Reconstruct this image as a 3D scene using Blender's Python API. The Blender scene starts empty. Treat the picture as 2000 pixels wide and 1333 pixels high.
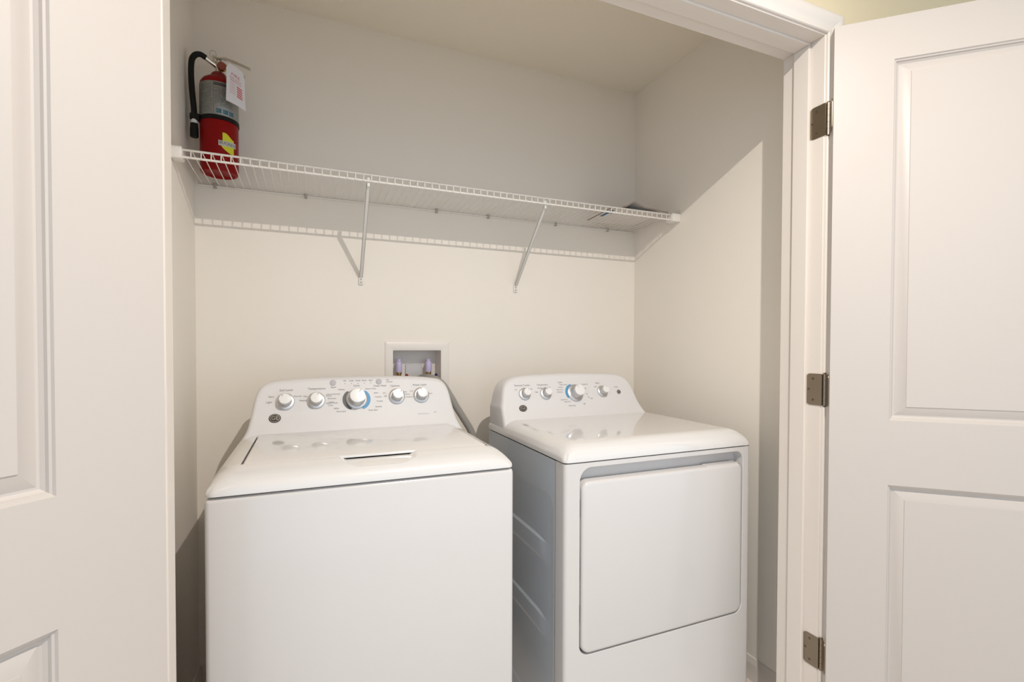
import bpy, bmesh, math, random
from mathutils import Vector, Matrix
random.seed(7)
sc = bpy.context.scene
COL = sc.collection
PI = math.pi

# ------------------------------------------------------------------ camera, world, lights, exposure
cam_data = bpy.data.cameras.new('camera')
cam = bpy.data.objects.new('camera', cam_data)
COL.objects.link(cam)
cam_data.sensor_width = 36.0
cam_data.lens = 958.26 / 2000 * 36.0
cam_data.clip_start = 0.02
YAW, PITCH, ROLL = 0.4012, -0.0178, 0.0027
cam.matrix_world = (Matrix.Translation((0, 0, 1.2144)) @ Matrix.Rotation(-YAW, 4, 'Z')
                    @ Matrix.Rotation(PI / 2 + PITCH, 4, 'X') @ Matrix.Rotation(ROLL, 4, 'Z'))
cam_data.shift_x = -12.0 / 2000
cam_data.shift_y = 26.9 / 2000
sc.camera = cam

sc.view_settings.view_transform = 'Standard'
sc.view_settings.look = 'None'
sc.view_settings.exposure = 0.0
sc.view_settings.gamma = 1.0
sc.view_settings.use_curve_mapping = False

world = bpy.data.worlds.new('world')
sc.world = world
world.use_nodes = True
wn = world.node_tree.nodes
wn['Background'].inputs[0].default_value = (0.80, 0.93, 1.08, 1)
wn['Background'].inputs[1].default_value = 1.2

ld = bpy.data.lights.new('hall_ceiling_lamp', 'AREA')     # small flush downlight of the hall, faces the floor
ld.shape = 'DISK'
ld.size = 0.022
ld.energy = 35.0
ld.color = (1.0, 0.935, 0.86)
lo = bpy.data.objects.new('hall_ceiling_lamp', ld)
lo.location = (0.58, 0.10, 2.40)
COL.objects.link(lo)

# ------------------------------------------------------------------ materials
def mat(name, color, rough=0.5, metal=0.0, coat=0.0, bump=0.0, bscale=200.0, vary=0.0, vscale=6.0, spec=0.5, coat_rough=0.08):
    m = bpy.data.materials.new(name)
    m.use_nodes = True
    nt = m.node_tree
    b = nt.nodes['Principled BSDF']
    b.inputs['Base Color'].default_value = (*color, 1)
    b.inputs['Roughness'].default_value = rough
    b.inputs['Metallic'].default_value = metal
    b.inputs['Specular IOR Level'].default_value = spec
    if coat:
        b.inputs['Coat Weight'].default_value = coat
        b.inputs['Coat Roughness'].default_value = coat_rough
    tc = nt.nodes.new('ShaderNodeTexCoord')
    if vary:
        n = nt.nodes.new('ShaderNodeTexNoise'); n.inputs['Scale'].default_value = vscale
        n.inputs['Detail'].default_value = 3
        r = nt.nodes.new('ShaderNodeMix'); r.data_type = 'RGBA'
        r.inputs[6].default_value = (*[c * (1 - vary) for c in color], 1)
        r.inputs[7].default_value = (*[min(1, c * (1 + vary)) for c in color], 1)
        nt.links.new(tc.outputs['Object'], n.inputs['Vector'])
        nt.links.new(n.outputs['Fac'], r.inputs[0])
        nt.links.new(r.outputs[2], b.inputs['Base Color'])
    if bump:
        n = nt.nodes.new('ShaderNodeTexNoise'); n.inputs['Scale'].default_value = bscale
        n.inputs['Detail'].default_value = 2
        bp = nt.nodes.new('ShaderNodeBump'); bp.inputs['Strength'].default_value = bump
        bp.inputs['Distance'].default_value = 0.002
        nt.links.new(tc.outputs['Object'], n.inputs['Vector'])
        nt.links.new(n.outputs['Fac'], bp.inputs['Height'])
        nt.links.new(bp.outputs[0], b.inputs['Normal'])
    return m

M = {}
M['wall'] = mat('wall_paint', (0.905, 0.845, 0.765), 0.75, bump=0.10, bscale=260, vary=0.012, vscale=2.5, spec=0.3)
M['ceil'] = mat('ceiling_paint', (0.86, 0.795, 0.68), 0.85, bump=0.10, bscale=180, spec=0.2)
M['hallwall'] = mat('hall_wall_paint', (0.74, 0.63, 0.43), 0.8, bump=0.10, bscale=260, spec=0.3)
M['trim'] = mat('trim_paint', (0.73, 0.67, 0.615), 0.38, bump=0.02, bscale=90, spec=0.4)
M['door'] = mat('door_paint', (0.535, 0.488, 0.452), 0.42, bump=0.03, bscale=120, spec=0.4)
M['floor'] = mat('vinyl_floor', (0.78, 0.71, 0.63), 0.5, vary=0.12, vscale=9)
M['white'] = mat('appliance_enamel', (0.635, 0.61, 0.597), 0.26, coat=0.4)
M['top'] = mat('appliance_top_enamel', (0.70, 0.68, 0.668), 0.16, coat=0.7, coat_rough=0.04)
M['side'] = mat('side_sheet_cool_shade', (0.52, 0.56, 0.61), 0.30, coat=0.3)  # white enamel darkened and blued: cool shade of the dryer side put into colour
M['plastic'] = mat('console_plastic', (0.72, 0.70, 0.695), 0.45, spec=0.3)
M['cap'] = mat('knob_cap_plastic', (0.80, 0.785, 0.77), 0.28)
M['silver'] = mat('knob_silver', (0.62, 0.61, 0.61), 0.3, metal=0.75)
M['ink'] = mat('grey_ink', (0.14, 0.13, 0.135), 0.6)
M['inkl'] = mat('light_grey_ink', (0.48, 0.46, 0.48), 0.6)
M['arcgrey'] = mat('dark_grey_arc', (0.10, 0.10, 0.11), 0.5)
M['arcblue'] = mat('blue_arc', (0.08, 0.30, 0.55), 0.5)
M['badge'] = mat('badge_bronze', (0.05, 0.041, 0.033), 0.45, spec=0.25)
M['badgel'] = mat('badge_script', (0.40, 0.36, 0.31), 0.35, metal=0.5)
M['wire'] = mat('white_epoxy_wire', (0.84, 0.80, 0.75), 0.4)
M['bracket'] = mat('bracket_white', (0.74, 0.72, 0.68), 0.4)
M['clip'] = mat('grey_wall_clip', (0.46, 0.44, 0.40), 0.5)
M['dark'] = mat('dark_gap', (0.02, 0.02, 0.02), 0.7)
M['red'] = mat('extinguisher_red', (0.26, 0.0015, 0.002), 0.38, spec=0.2)
M['redneck'] = mat('extinguisher_collar_red', (0.20, 0.004, 0.007), 0.35)
M['label'] = mat('silver_label', (0.29, 0.29, 0.27), 0.4, metal=0.3, vary=0.10, vscale=40)
M['black'] = mat('black_rubber', (0.008, 0.008, 0.0075), 0.5, spec=0.2)
M['chrome'] = mat('chrome', (0.72, 0.70, 0.66), 0.18, metal=1.0)
M['nickel'] = mat('satin_nickel', (0.30, 0.245, 0.185), 0.36, metal=1.0)
M['screw'] = mat('hinge_screw', (0.16, 0.12, 0.09), 0.35, metal=0.9)
M['brass'] = mat('brass', (0.42, 0.28, 0.10), 0.3, metal=1.0)
M['yellow'] = mat('sticker_yellow', (0.72, 0.70, 0.03), 0.5)
M['banner'] = mat('sticker_banner', (0.62, 0.60, 0.56), 0.5)
M['teal'] = mat('icon_blue', (0.05, 0.16, 0.22), 0.5)
M['labelink'] = mat('label_ink', (0.07, 0.07, 0.065), 0.6)
M['tag'] = mat('tag_paper', (0.80, 0.78, 0.82), 0.7)
M['tagred'] = mat('tag_red_ink', (0.66, 0.18, 0.19), 0.7)
M['gauge'] = mat('gauge_face', (0.30, 0.07, 0.05), 0.4)
M['paper'] = mat('booklet_paper', (0.76, 0.72, 0.68), 0.7)
M['papere'] = mat('booklet_page_edge', (0.50, 0.38, 0.31), 0.8)
M['blue'] = mat('booklet_blue_print', (0.06, 0.16, 0.30), 0.6)
M['boxplastic'] = mat('outlet_box_plastic', (0.86, 0.80, 0.74), 0.4)
M['lavender'] = mat('lavender_valve_cap', (0.58, 0.52, 0.74), 0.4)
M['hred'] = mat('valve_handle_red', (0.30, 0.03, 0.02), 0.45)
M['hblue'] = mat('valve_handle_blue', (0.01, 0.03, 0.13), 0.45)
M['hose'] = mat('grey_hose', (0.36, 0.34, 0.31), 0.5)

# ------------------------------------------------------------------ object helpers
ORG = {}
def finish_mesh(name, verts, faces, m, smooth=None, mats=None, fmat=None):
    me = bpy.data.meshes.new(name)
    me.from_pydata([tuple(v) for v in verts], [], faces)
    me.update()
    for mm in (mats or [m]):
        me.materials.append(mm)
    if fmat:
        me.polygons.foreach_set('material_index', fmat)
    if smooth is not None:
        me.polygons.foreach_set('use_smooth', [True] * len(me.polygons))
        me.set_sharp_from_angle(angle=math.radians(smooth))
    return me

class MB:
    """collects geometry in the coordinates of the thing's frame"""
    def __init__(s): s.v = []; s.f = []; s.m = []; s.cur = 0
    def add(s, verts, faces):
        o = len(s.v)
        s.v += [Vector(p) for p in verts]
        s.f += [[i + o for i in f] for f in faces]
        s.m += [s.cur] * len(faces)
        return s
    def box(s, x0, x1, y0, y1, z0, z1):
        v = [(x, y, z) for x in (x0, x1) for y in (y0, y1) for z in (z0, z1)]
        return s.add(v, [(0, 1, 3, 2), (4, 6, 7, 5), (0, 4, 5, 1), (2, 3, 7, 6), (0, 2, 6, 4), (1, 5, 7, 3)])
    def bbox(s, x0, x1, y0, y1, z0, z1, r=0.004, seg=2):
        bm = bmesh.new()
        bmesh.ops.create_cube(bm, size=1.0)
        for v in bm.verts:
            v.co = Vector(((x0 + x1) / 2 + v.co.x * (x1 - x0), (y0 + y1) / 2 + v.co.y * (y1 - y0), (z0 + z1) / 2 + v.co.z * (z1 - z0)))
        bmesh.ops.bevel(bm, geom=bm.edges[:], offset=r, segments=seg, profile=0.5, affect='EDGES')
        s.frombm(bm); return s
    def frombm(s, bm):
        bm.verts.index_update()
        s.add([v.co.copy() for v in bm.verts], [[v.index for v in f.verts] for f in bm.faces])
        bm.free()
    def loft(s, rings, cap0=True, cap1=True, closed=True):
        n = len(rings[0]); o = []
        faces = []
        for k in range(len(rings) - 1):
            for i in range(n if closed else n - 1):
                j = (i + 1) % n
                faces.append((k * n + i, k * n + j, (k + 1) * n + j, (k + 1) * n + i))
        if cap0: faces.append(tuple(reversed(range(n))))
        if cap1: faces.append(tuple((len(rings) - 1) * n + i for i in range(n)))
        s.add([p for r in rings for p in r], faces); return s
    def lathe(s, prof, fr=None, n=32, cap0=True, cap1=True):
        """prof: (radius, height); fr: (origin, u, v, w) frame with w the axis"""
        O, u, v, w = fr or (Vector((0, 0, 0)), Vector((1, 0, 0)), Vector((0, 1, 0)), Vector((0, 0, 1)))
        rings = []
        for r, h in prof:
            rings.append([O + u * (r * math.cos(2 * PI * i / n)) + v * (r * math.sin(2 * PI * i / n)) + w * h for i in range(n)])
        return s.loft(rings, cap0, cap1)
    def tube(s, pts, r, n=8, caps=True):
        pts = [Vector(p) for p in pts]
        rad = r if isinstance(r, (list, tuple)) else [r] * len(pts)
        t0 = (pts[1] - pts[0]).normalized()
        a = t0.orthogonal().normalized()
        rings = []
        for i, p in enumerate(pts):
            if i == 0: t = pts[1] - pts[0]
            elif i == len(pts) - 1: t = pts[-1] - pts[-2]
            else: t = (pts[i + 1] - p).normalized() + (p - pts[i - 1]).normalized()
            t.normalize()
            a = (a - t * a.dot(t)).normalized()
            b = t.cross(a)
            rings.append([p + (a * math.cos(2 * PI * k / n) + b * math.sin(2 * PI * k / n)) * rad[i] for k in range(n)])
        return s.loft(rings, caps, caps)
    def prism(s, poly, f0, f1):
        """poly of 2D points; f0/f1 map (a,b) to 3D for the two caps"""
        return s.loft([[f0(a, b) for a, b in poly], [f1(a, b) for a, b in poly]])
    def build(s, name, m, parent=None, smooth=None, at=None, mats=None, recalc=True):
        org = ORG[parent.name] if parent is not None else Vector(at or (0, 0, 0))
        verts = [v - org for v in s.v]
        me = finish_mesh(name, verts, s.f, m, None, mats, s.m if mats else None)
        if recalc:
            bm = bmesh.new(); bm.from_mesh(me)
            bmesh.ops.recalc_face_normals(bm, faces=bm.faces)
            bm.to_mesh(me); bm.free()
        if smooth is not None:
            me.polygons.foreach_set('use_smooth', [True] * len(me.polygons))
            me.set_sharp_from_angle(angle=math.radians(smooth))
        o = bpy.data.objects.new(name, me)
        COL.objects.link(o)
        if parent is not None: o.parent = parent
        else: o.location = org
        ORG[o.name] = org
        return o

def thing(name, label, cat, loc=(0, 0, 0), rotz=0.0, group=None, local=False):
    o = bpy.data.objects.new(name, None)
    o.empty_display_size = 0.05
    COL.objects.link(o)
    o.location = loc; o.rotation_euler = (0, 0, rotz)
    ORG[o.name] = Vector((0, 0, 0)) if local else Vector(loc)
    if label: o['label'] = label
    if cat: o['category'] = cat
    if group: o['group'] = group
    return o
def struct(o, label=None):
    o['kind'] = 'structure'
    if label: o['label'] = label
    return o

_txt = {}
def text_geo(txt, size):
    if txt not in _txt:
        c = bpy.data.curves.new('t', 'FONT'); c.body = txt; c.size = 1.0; c.resolution_u = 2
        c.align_x = 'CENTER'; c.align_y = 'CENTER'
        o = bpy.data.objects.new('t', c)
        COL.objects.link(o)
        bpy.context.view_layer.update()
        dg = bpy.context.evaluated_depsgraph_get()
        me = bpy.data.meshes.new_from_object(o.evaluated_get(dg))
        _txt[txt] = ([v.co.copy() for v in me.vertices], [list(p.vertices) for p in me.polygons])
        bpy.data.objects.remove(o); bpy.data.curves.remove(c); bpy.data.meshes.remove(me)
    v, f = _txt[txt]
    return [(p.x * size, p.y * size) for p in v], f
def put_text(mb, txt, size, fn, wide=1.0, dx=0.0, dy=0.0):
    v, f = text_geo(txt, size)
    mb.add([fn(a * wide + dx, b + dy) for a, b in v], f)

def rrect(x0, x1, z0, z1, r, n=6):
    rs = r if isinstance(r, (list, tuple)) else [r] * 4      # bl, br, tr, tl
    pts = []
    for (cx, cz, a0, rr) in ((x0 + rs[0], z0 + rs[0], PI, rs[0]), (x1 - rs[1], z0 + rs[1], 1.5 * PI, rs[1]),
                             (x1 - rs[2], z1 - rs[2], 0, rs[2]), (x0 + rs[3], z1 - rs[3], 0.5 * PI, rs[3])):
        for k in range(n + 1):
            a = a0 + 0.5 * PI * k / n
            pts.append((cx + rr * math.cos(a), cz + rr * math.sin(a)))
    return pts
def inset(poly, d):
    n = len(poly); out = []
    for i in range(n):
        p0 = Vector(poly[i - 1]); p = Vector(poly[i]); p1 = Vector(poly[(i + 1) % n])
        e0 = p - p0; e1 = p1 - p
        if e0.length < 1e-7: e0 = e1
        if e1.length < 1e-7: e1 = e0
        n0 = Vector((-e0.y, e0.x)).normalized(); n1 = Vector((-e1.y, e1.x)).normalized()
        m = n0 + n1
        if m.length < 1e-6: m = n0
        m.normalize()
        k = d / max(0.4, m.dot(n0))
        out.append((p.x + m.x * k, p.y + m.y * k))
    return out
def catmull(pts, per=6):
    out = []
    P = [pts[0]] + list(pts) + [pts[-1]]
    for i in range(1, len(P) - 2):
        p0, p1, p2, p3 = [Vector(q) for q in P[i - 1:i + 3]]
        for k in range(per):
            t = k / per
            out.append(tuple(0.5 * ((2 * p1) + (p2 - p0) * t + (2 * p0 - 5 * p1 + 4 * p2 - p3) * t * t + (3 * p1 - p0 - 3 * p2 + p3) * t ** 3)))
    out.append(tuple(pts[-1]))
    return out
def sstep(a, b, x):
    t = min(1, max(0, (x - a) / (b - a))); return t * t * (3 - 2 * t)

# ------------------------------------------------------------------ room
XL, XR, YB, ZC = -0.367, 1.481, 2.02, 2.4535
YF0, YF1 = 0.936, 1.064            # hall face and closet face of the front wall
JL, JR, JH = -0.2293, 1.317, 2.078  # jamb faces
struct(MB().box(-2.6, 3.6, -2.6, YB + 0.3, -0.08, 0.0).build('floor', M['floor']))
struct(MB().box(XL - 0.1, XR + 0.1, YF1 - 0.02, YB + 0.25, ZC, ZC + 0.08).build('ceiling', M['ceil']))
struct(MB().box(-2.6, 3.6, -2.6, YF1 - 0.02, ZC, ZC + 0.08).build('ceiling_hall', M['ceil']))
struct(MB().box(XL - 0.1, XL, YF1 - 0.01, YB + 0.25, 0, ZC).build('wall_left', M['wall']))
struct(MB().box(XR, XR + 0.1, YF1 - 0.01, YB + 0.25, 0, ZC).build('wall_right', M['wall']))
# back wall with the cut-out of the supply valve box
BX0, BX1, BZ0, BZ1 = 0.305, 0.507, 0.99, 1.198
wb = MB()
wb.box(XL, BX0, YB, YB + 0.15, 0, ZC); wb.box(BX1, XR, YB, YB + 0.15, 0, ZC)
wb.box(BX0, BX1, YB, YB + 0.15, 0, BZ0); wb.box(BX0, BX1, YB, YB + 0.15, BZ1, ZC)
struct(wb.build('wall_back', M['wall']))
wf = MB()
wf.box(-2.6, JL - 0.02, YF0, YF1 - 0.001, 0, ZC); wf.box(JR + 0.02, 3.6, YF0, YF1 - 0.001, 0, ZC)
wf.box(JL - 0.02, JR + 0.02, YF0, YF1 - 0.001, JH + 0.02, ZC)
struct(wf.build('wall_front', M['hallwall']))

# jambs and stops
def jamb(name, x0, x1, z0, z1, sx0, sx1, sz0, sz1):
    o = struct(MB().bbox(x0, x1, YF0 - 0.003, YF1, z0, z1, 0.0015, 1).build(name, M['trim']))
    MB().bbox(sx0, sx1, 0.974, 1.023, sz0, sz1, 0.0025, 2).build('door_stop', M['trim'], o)
jamb('trim_1', JR, JR + 0.02, 0, JH + 0.02, JR - 0.010, JR + 0.001, 0, JH - 0.006)
jamb('trim_2', JL - 0.02, JL, 0, JH + 0.02, JL - 0.001, JL + 0.010, 0, JH - 0.006)
jamb('trim_3', JL, JR, JH, JH + 0.02, JL, JR, JH - 0.006, JH + 0.001)

# casing: a moulded profile swept along the opening, mitred at the corners
CP = [(0.0, 0.0), (0.0, 0.008), (0.002, 0.0105), (0.006, 0.0115), (0.010, 0.0105), (0.012, 0.0085), (0.016, 0.0095), (0.028, 0.0125),
      (0.034, 0.0155), (0.040, 0.0165), (0.050, 0.0165), (0.0545, 0.0150), (0.057, 0.012), (0.057, 0.0)]
def casing(name, fn):
    return struct(fn.build(name, M['trim'], smooth=35))
e = 0.004
def side_c(xin, sgn):
    b = MB()
    r0 = [Vector((xin + sgn * a, YF0 - d, 0.0)) for a, d in CP]
    r1 = [Vector((xin + sgn * a, YF0 - d, JH + e + a)) for a, d in CP]
    return b.loft([r0, r1])
casing('trim_4', side_c(JR + e, 1))
casing('trim_5', side_c(JL - e, -1))
b = MB()
b.loft([[Vector((JL - e - a, YF0 - d, JH + e + a)) for a, d in CP], [Vector((JR + e + a, YF0 - d, JH + e + a)) for a, d in CP]])
casing('trim_6', b)

# baseboards
BP = [(0.0, 0.0), (0.012, 0.0), (0.012, 0.060), (0.010, 0.068), (0.007, 0.074), (0.005, 0.082), (0.0, 0.085)]
b = MB(); b.loft([[Vector((XR - d, YF1, z)) for d, z in BP], [Vector((XR - d, YB, z)) for d, z in BP]])
struct(b.build('baseboard_right', M['trim'], smooth=40))
b = MB(); b.loft([[Vector((XL + d, YF1, z)) for d, z in BP], [Vector((XL + d, YB, z)) for d, z in BP]])
struct(b.build('baseboard_left', M['trim'], smooth=40))
b = MB(); b.loft([[Vector((XL + 0.012, YB - d, z)) for d, z in BP], [Vector((XR - 0.012, YB - d, z)) for d, z in BP]])
struct(b.build('baseboard_back', M['trim'], smooth=40))

# ------------------------------------------------------------------ doors
LEAF_W, LEAF_T, Z0, Z1 = 0.762, 0.040, 0.012, 2.0715
ST = 0.1353
PANELS = [(0.205, 0.8514), (1.0218, 1.961)]
def door_leaf(name, pin, rotz, mirror, label):
    """local frame: x along the leaf from the hinge pin, y towards the closet face, z up.
    mirror=-1 for the leaf hinged on the right"""
    g = mirror
    root = thing(name, label, None, (pin[0], pin[1], 0), rotz, local=True)
    struct(root)
    x0 = 0.0025
    def P(t, y, z): return Vector((g * (x0 + t), y, z))
    xs = [0, ST, LEAF_W - ST, LEAF_W]
    zs = [Z0, PANELS[0][0], PANELS[0][1], PANELS[1][0], PANELS[1][1], Z1]
    leaf = MB()
    for y, flip in ((0.0, False), (LEAF_T, True)):
        for i in range(3):
            for j in range(5):
                if i == 1 and j in (1, 3): continue
                leaf.add([P(xs[i], y, zs[j]), P(xs[i + 1], y, zs[j]), P(xs[i + 1], y, zs[j + 1]), P(xs[i], y, zs[j + 1])], [(0, 1, 2, 3)])
    for (a, c) in ((Z0, 'z'), (Z1, 'z')):
        leaf.add([P(0, 0, a), P(LEAF_W, 0, a), P(LEAF_W, LEAF_T, a), P(0, LEAF_T, a)], [(0, 1, 2, 3)])
    for t in (0, LEAF_W):
        leaf.add([P(t, 0, Z0), P(t, LEAF_T, Z0), P(t, LEAF_T, Z1), P(t, 0, Z1)], [(0, 1, 2, 3)])
    bm = bmesh.new()
    vs = [bm.verts.new(v) for v in leaf.v]
    for f in leaf.f: bm.faces.new([vs[i] for i in f])
    bmesh.ops.remove_doubles(bm, verts=bm.verts[:], dist=1e-5)
    bmesh.ops.recalc_face_normals(bm, faces=bm.faces[:])
    ed = [e for e in bm.edges if len(e.link_faces) == 2 and e.calc_face_angle() > 1.0]
    bmesh.ops.bevel(bm, geom=ed, offset=0.0016, segments=2, profile=0.5, affect='EDGES')
    L = MB(); L.frombm(bm)
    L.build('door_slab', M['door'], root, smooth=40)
    prof = [(0, 0), (0.0022, 0.0035), (0.0050, 0.0045), (0.0068, 0.0085), (0.0110, 0.0120), (0.0140, 0.0125), (0.0160, 0.0118), (0.0350, 0.0020), (0.0362, 0.0018), (0.0370, 0.0002)]
    for (za, zb) in PANELS:
        pm = MB()
        for y, sgn in ((0.0, 1), (LEAF_T, -1)):
            rings = []
            for d, dep in prof:
                rings.append([P(ST + d, y + sgn * dep, za + d), P(LEAF_W - ST - d, y + sgn * dep, za + d),
                              P(LEAF_W - ST - d, y + sgn * dep, zb - d), P(ST + d, y + sgn * dep, zb - d)])
            pm.loft(rings, cap0=False, cap1=True)
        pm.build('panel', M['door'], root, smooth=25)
    return root
RA, LA = math.radians(42.82), math.radians(46.4)
pinR = (1.294 + 0.040 * 0.679 + 0.0018, 0.8954 + 0.040 * 0.734)
pinL = (-0.2007 - 0.040 * 0.724 - 0.0018, 0.8993 + 0.040 * 0.690)
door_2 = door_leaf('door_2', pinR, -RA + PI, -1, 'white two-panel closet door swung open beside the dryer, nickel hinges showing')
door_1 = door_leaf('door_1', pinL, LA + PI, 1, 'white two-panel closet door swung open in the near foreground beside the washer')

def hinge(root, pin, rotz, g, zc):
    """knuckle and door leaf live in the door's frame, jamb leaf is rotated back to the shut position"""
    h = 0.089; r = 0.0065
    kn = MB()
    for k in range(5):
        z0 = zc - h / 2 + k * h / 5
        kn.lathe([(r, z0 + 0.0004), (r, z0 + h / 5 - 0.0004)], (Vector((0, -0.004, 0)), Vector((1, 0, 0)), Vector((0, 1, 0)), Vector((0, 0, 1))), 14)
    kn.lathe([(r * 0.55, zc + h / 2), (r * 0.9, zc + h / 2 + 0.002), (r * 0.5, zc + h / 2 + 0.004)], (Vector((0, -0.004, 0)), Vector((1, 0, 0)), Vector((0, 1, 0)), Vector((0, 0, 1))), 12)
    kn.lathe([(r * 0.5, zc - h / 2 - 0.004), (r * 0.9, zc - h / 2 - 0.002), (r * 0.55, zc - h / 2)], (Vector((0, -0.004, 0)), Vector((1, 0, 0)), Vector((0, 1, 0)), Vector((0, 0, 1))), 12)
    # door leaf lies on the hinge edge of the door (plane x = x0), rounded outer corners
    pl = rrect(-0.004, 0.030, zc - h / 2, zc + h / 2, [0.001, 0.012, 0.012, 0.001])
    kn.prism(pl, lambda a, b: Vector((g * 0.0024, a, b)), lambda a, b: Vector((g * 0.0008, a, b)))
    # jamb leaf: rotate back by the opening angle
    R = Matrix.Rotation(-rotz, 3, 'Z')
    jx = (JR if g < 0 else JL) - pin[0]
    s = -1 if g < 0 else 1
    def J(x, y, z):
        v = R @ Vector((x, y, 0)); return Vector((v.x, v.y, z))
    pj = rrect(0.004, 0.052, zc - h / 2, zc + h / 2, [0.001, 0.014, 0.014, 0.001])
    kn.prism(pj, lambda a, b: J(jx + s * 0.0001, a, b), lambda a, b: J(jx + s * 0.0018, a, b))
    o = kn.build('hinge', M['nickel'], root, smooth=35)
    ORG[o.name] = Vector((0, 0, 0))
    for (a, dz) in ((0.030, 0.030), (0.043, 0.0), (0.030, -0.030)):
        w = R @ Vector((s, 0, 0)); u = R @ Vector((0, 1, 0))
        MB().lathe([(0.0036, 0), (0.0036, 0.0004), (0.0020, 0.0009)], (J(jx + s * 0.0018, a, zc + dz), u, Vector((0, 0, 1)), w), 10).build('screw', M['screw'], o)
for zc in (1.846, 1.094, 0.348):
    hinge(door_2, pinR, -RA + PI, -1, zc)
    hinge(door_1, pinL, LA + PI, 1, zc)

# ------------------------------------------------------------------ appliances: shared builders
def deck(x0, x1, y0, y1, zb, H, af, asd, pf=2.0, extra=None, xs_extra=(), ys_extra=(), nx=70, ny=60):
    """domed appliance top as a height field with a skirt and a floor"""
    def dens(a, b, n, edges, w):
        s = set([round(a, 5), round(b, 5)])
        for k in range(n + 1): s.add(round(a + (b - a) * k / n, 5))
        for k in range(1, 12):
            t = (k / 12) ** 1.8
            if 'a' in edges: s.add(round(a + w * t, 5))
            if 'b' in edges: s.add(round(b - w * t, 5))
        return s
    xs = sorted(dens(x0, x1, nx, 'ab', asd) | set(round(q, 5) for q in xs_extra))
    ys = sorted(dens(y0, y1, ny, 'a', af) | set(round(q, 5) for q in ys_extra))
    def g(t, p=pf):
        t = min(1, max(0, t)); return (1 - (1 - t) ** p) ** (1 / p)
    def z(x, y):
        h = g((y - y0) / af) * g(min(x - x0, x1 - x) / asd)
        v = zb + H * h
        return extra(x, y, v) if extra else v
    mb = MB(); nX, nY = len(xs), len(ys)
    # rounded plan corners at the front
    rc = 0.018
    def plan(x, y):
        dx = min(x - x0, x1 - x); dy = y - y0
        if dx < rc and dy < rc:
            a, c = rc - dx, rc - dy
            d = math.hypot(a, c); m = max(a, c)
            if d > 1e-9:
                k = m / d
                a2, c2 = a * k, c * k
                x = x + (a - a2) * (1 if x - x0 < x1 - x else -1)
                y = y + (c - c2)
        return x, y
    V = []
    for y in ys:
        for x in xs:
            px, py = plan(x, y); V.append(Vector((px, py, z(x, y))))
    F = [(j * nX + i, j * nX + i + 1, (j + 1) * nX + i + 1, (j + 1) * nX + i) for j in range(nY - 1) for i in range(nX - 1)]
    border = [i for i in range(nX)] + [j * nX + nX - 1 for j in range(1, nY)] + [(nY - 1) * nX + i for i in range(nX - 2, -1, -1)] + [j * nX for j in range(nY - 2, 0, -1)]
    base = len(V)
    for i in border: V.append(Vector((V[i].x, V[i].y, zb - 0.004)))
    n = len(border)
    for k in range(n):
        F.append((border[k], base + k, base + (k + 1) % n, border[(k + 1) % n]))
    F.append(tuple(base + k for k in range(n)))
    mb.add(V, F)
    return mb, z

def console(out, yb, zb, k, yback, root, name='control_console'):
    """out: closed outline (x, z) counter-clockwise; leaning front plane y = yb + (z-zb)*k"""
    def on(p, d):  # d = distance behind the front plane
        return Vector((p[0], yb + (p[1] - zb) * k + d, p[1]))
    rings = [[on(p, 0.0) for p in inset(out, 0.012)], [on(p, 0.0006) for p in inset(out, 0.0085)], [on(p, 0.003) for p in inset(out, 0.0045)],
             [on(p, 0.007) for p in inset(out, 0.0018)], [on(p, 0.014) for p in out]]
    back = [Vector((p[0], max(yback, yb + (p[1] - zb) * k + 0.02), p[1] - 0.004)) for p in out]
    rings.append([a.lerp(c, 0.5) for a, c in zip(rings[-1], back)])
    rings.append(back)
    return MB().loft(rings).build(name, M['plastic'], root, smooth=50)

def face_frame(yb, zb, k, x, z, off=0.0):
    v = Vector((0, k, 1)).normalized(); u = Vector((1, 0, 0)); w = Vector((0, -1, k)).normalized()
    O = Vector((x, yb + (z - zb) * k, z)) + w * off
    return O, u, v, w

def knob(root, fr, rb, rc, h, ang=0.0, name='knob', pointer=True):
    O, u, v, w = fr
    o = MB().lathe([(rb, 0.0), (rb, 0.004), (rb * 0.97, 0.0065), (rb * 0.90, 0.0075), (rc * 1.12, 0.008), (rc * 1.06, 0.010), (rc * 1.02, h * 0.6), (rc * 1.0, h * 0.9)],
                   fr, 40).build(name, M['silver'], root, smooth=40)
    MB().lathe([(rc * 0.98, h * 0.88), (rc * 0.985, h * 0.95), (rc * 0.93, h), (rc * 0.6, h * 1.015), (0.0005, h * 1.02)], fr, 40).build('knob_cap', M['cap'], o, smooth=40)
    if pointer:
        d = (u * math.sin(ang) + v * math.cos(ang)); c = w.cross(d)
        p = MB()
        a0, a1, hw = rc * 0.55, rc * 0.92, 0.0011
        z_ = h * 1.012
        p.add([O + d * a0 + c * hw + w * z_, O + d * a1 + c * hw + w * z_, O + d * a1 - c * hw + w * z_, O + d * a0 - c * hw + w * z_,
               O + d * a0 + c * hw + w * (z_ + .0008), O + d * a1 + c * hw + w * (z_ + .0008), O + d * a1 - c * hw + w * (z_ + .0008), O + d * a0 - c * hw + w * (z_ + .0008)],
              [(3, 2, 1, 0), (4, 5, 6, 7), (0, 1, 5, 4), (1, 2, 6, 5), (2, 3, 7, 6), (3, 0, 4, 7)])
        p.build('pointer', M['inkl'], o)
    return o

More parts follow.
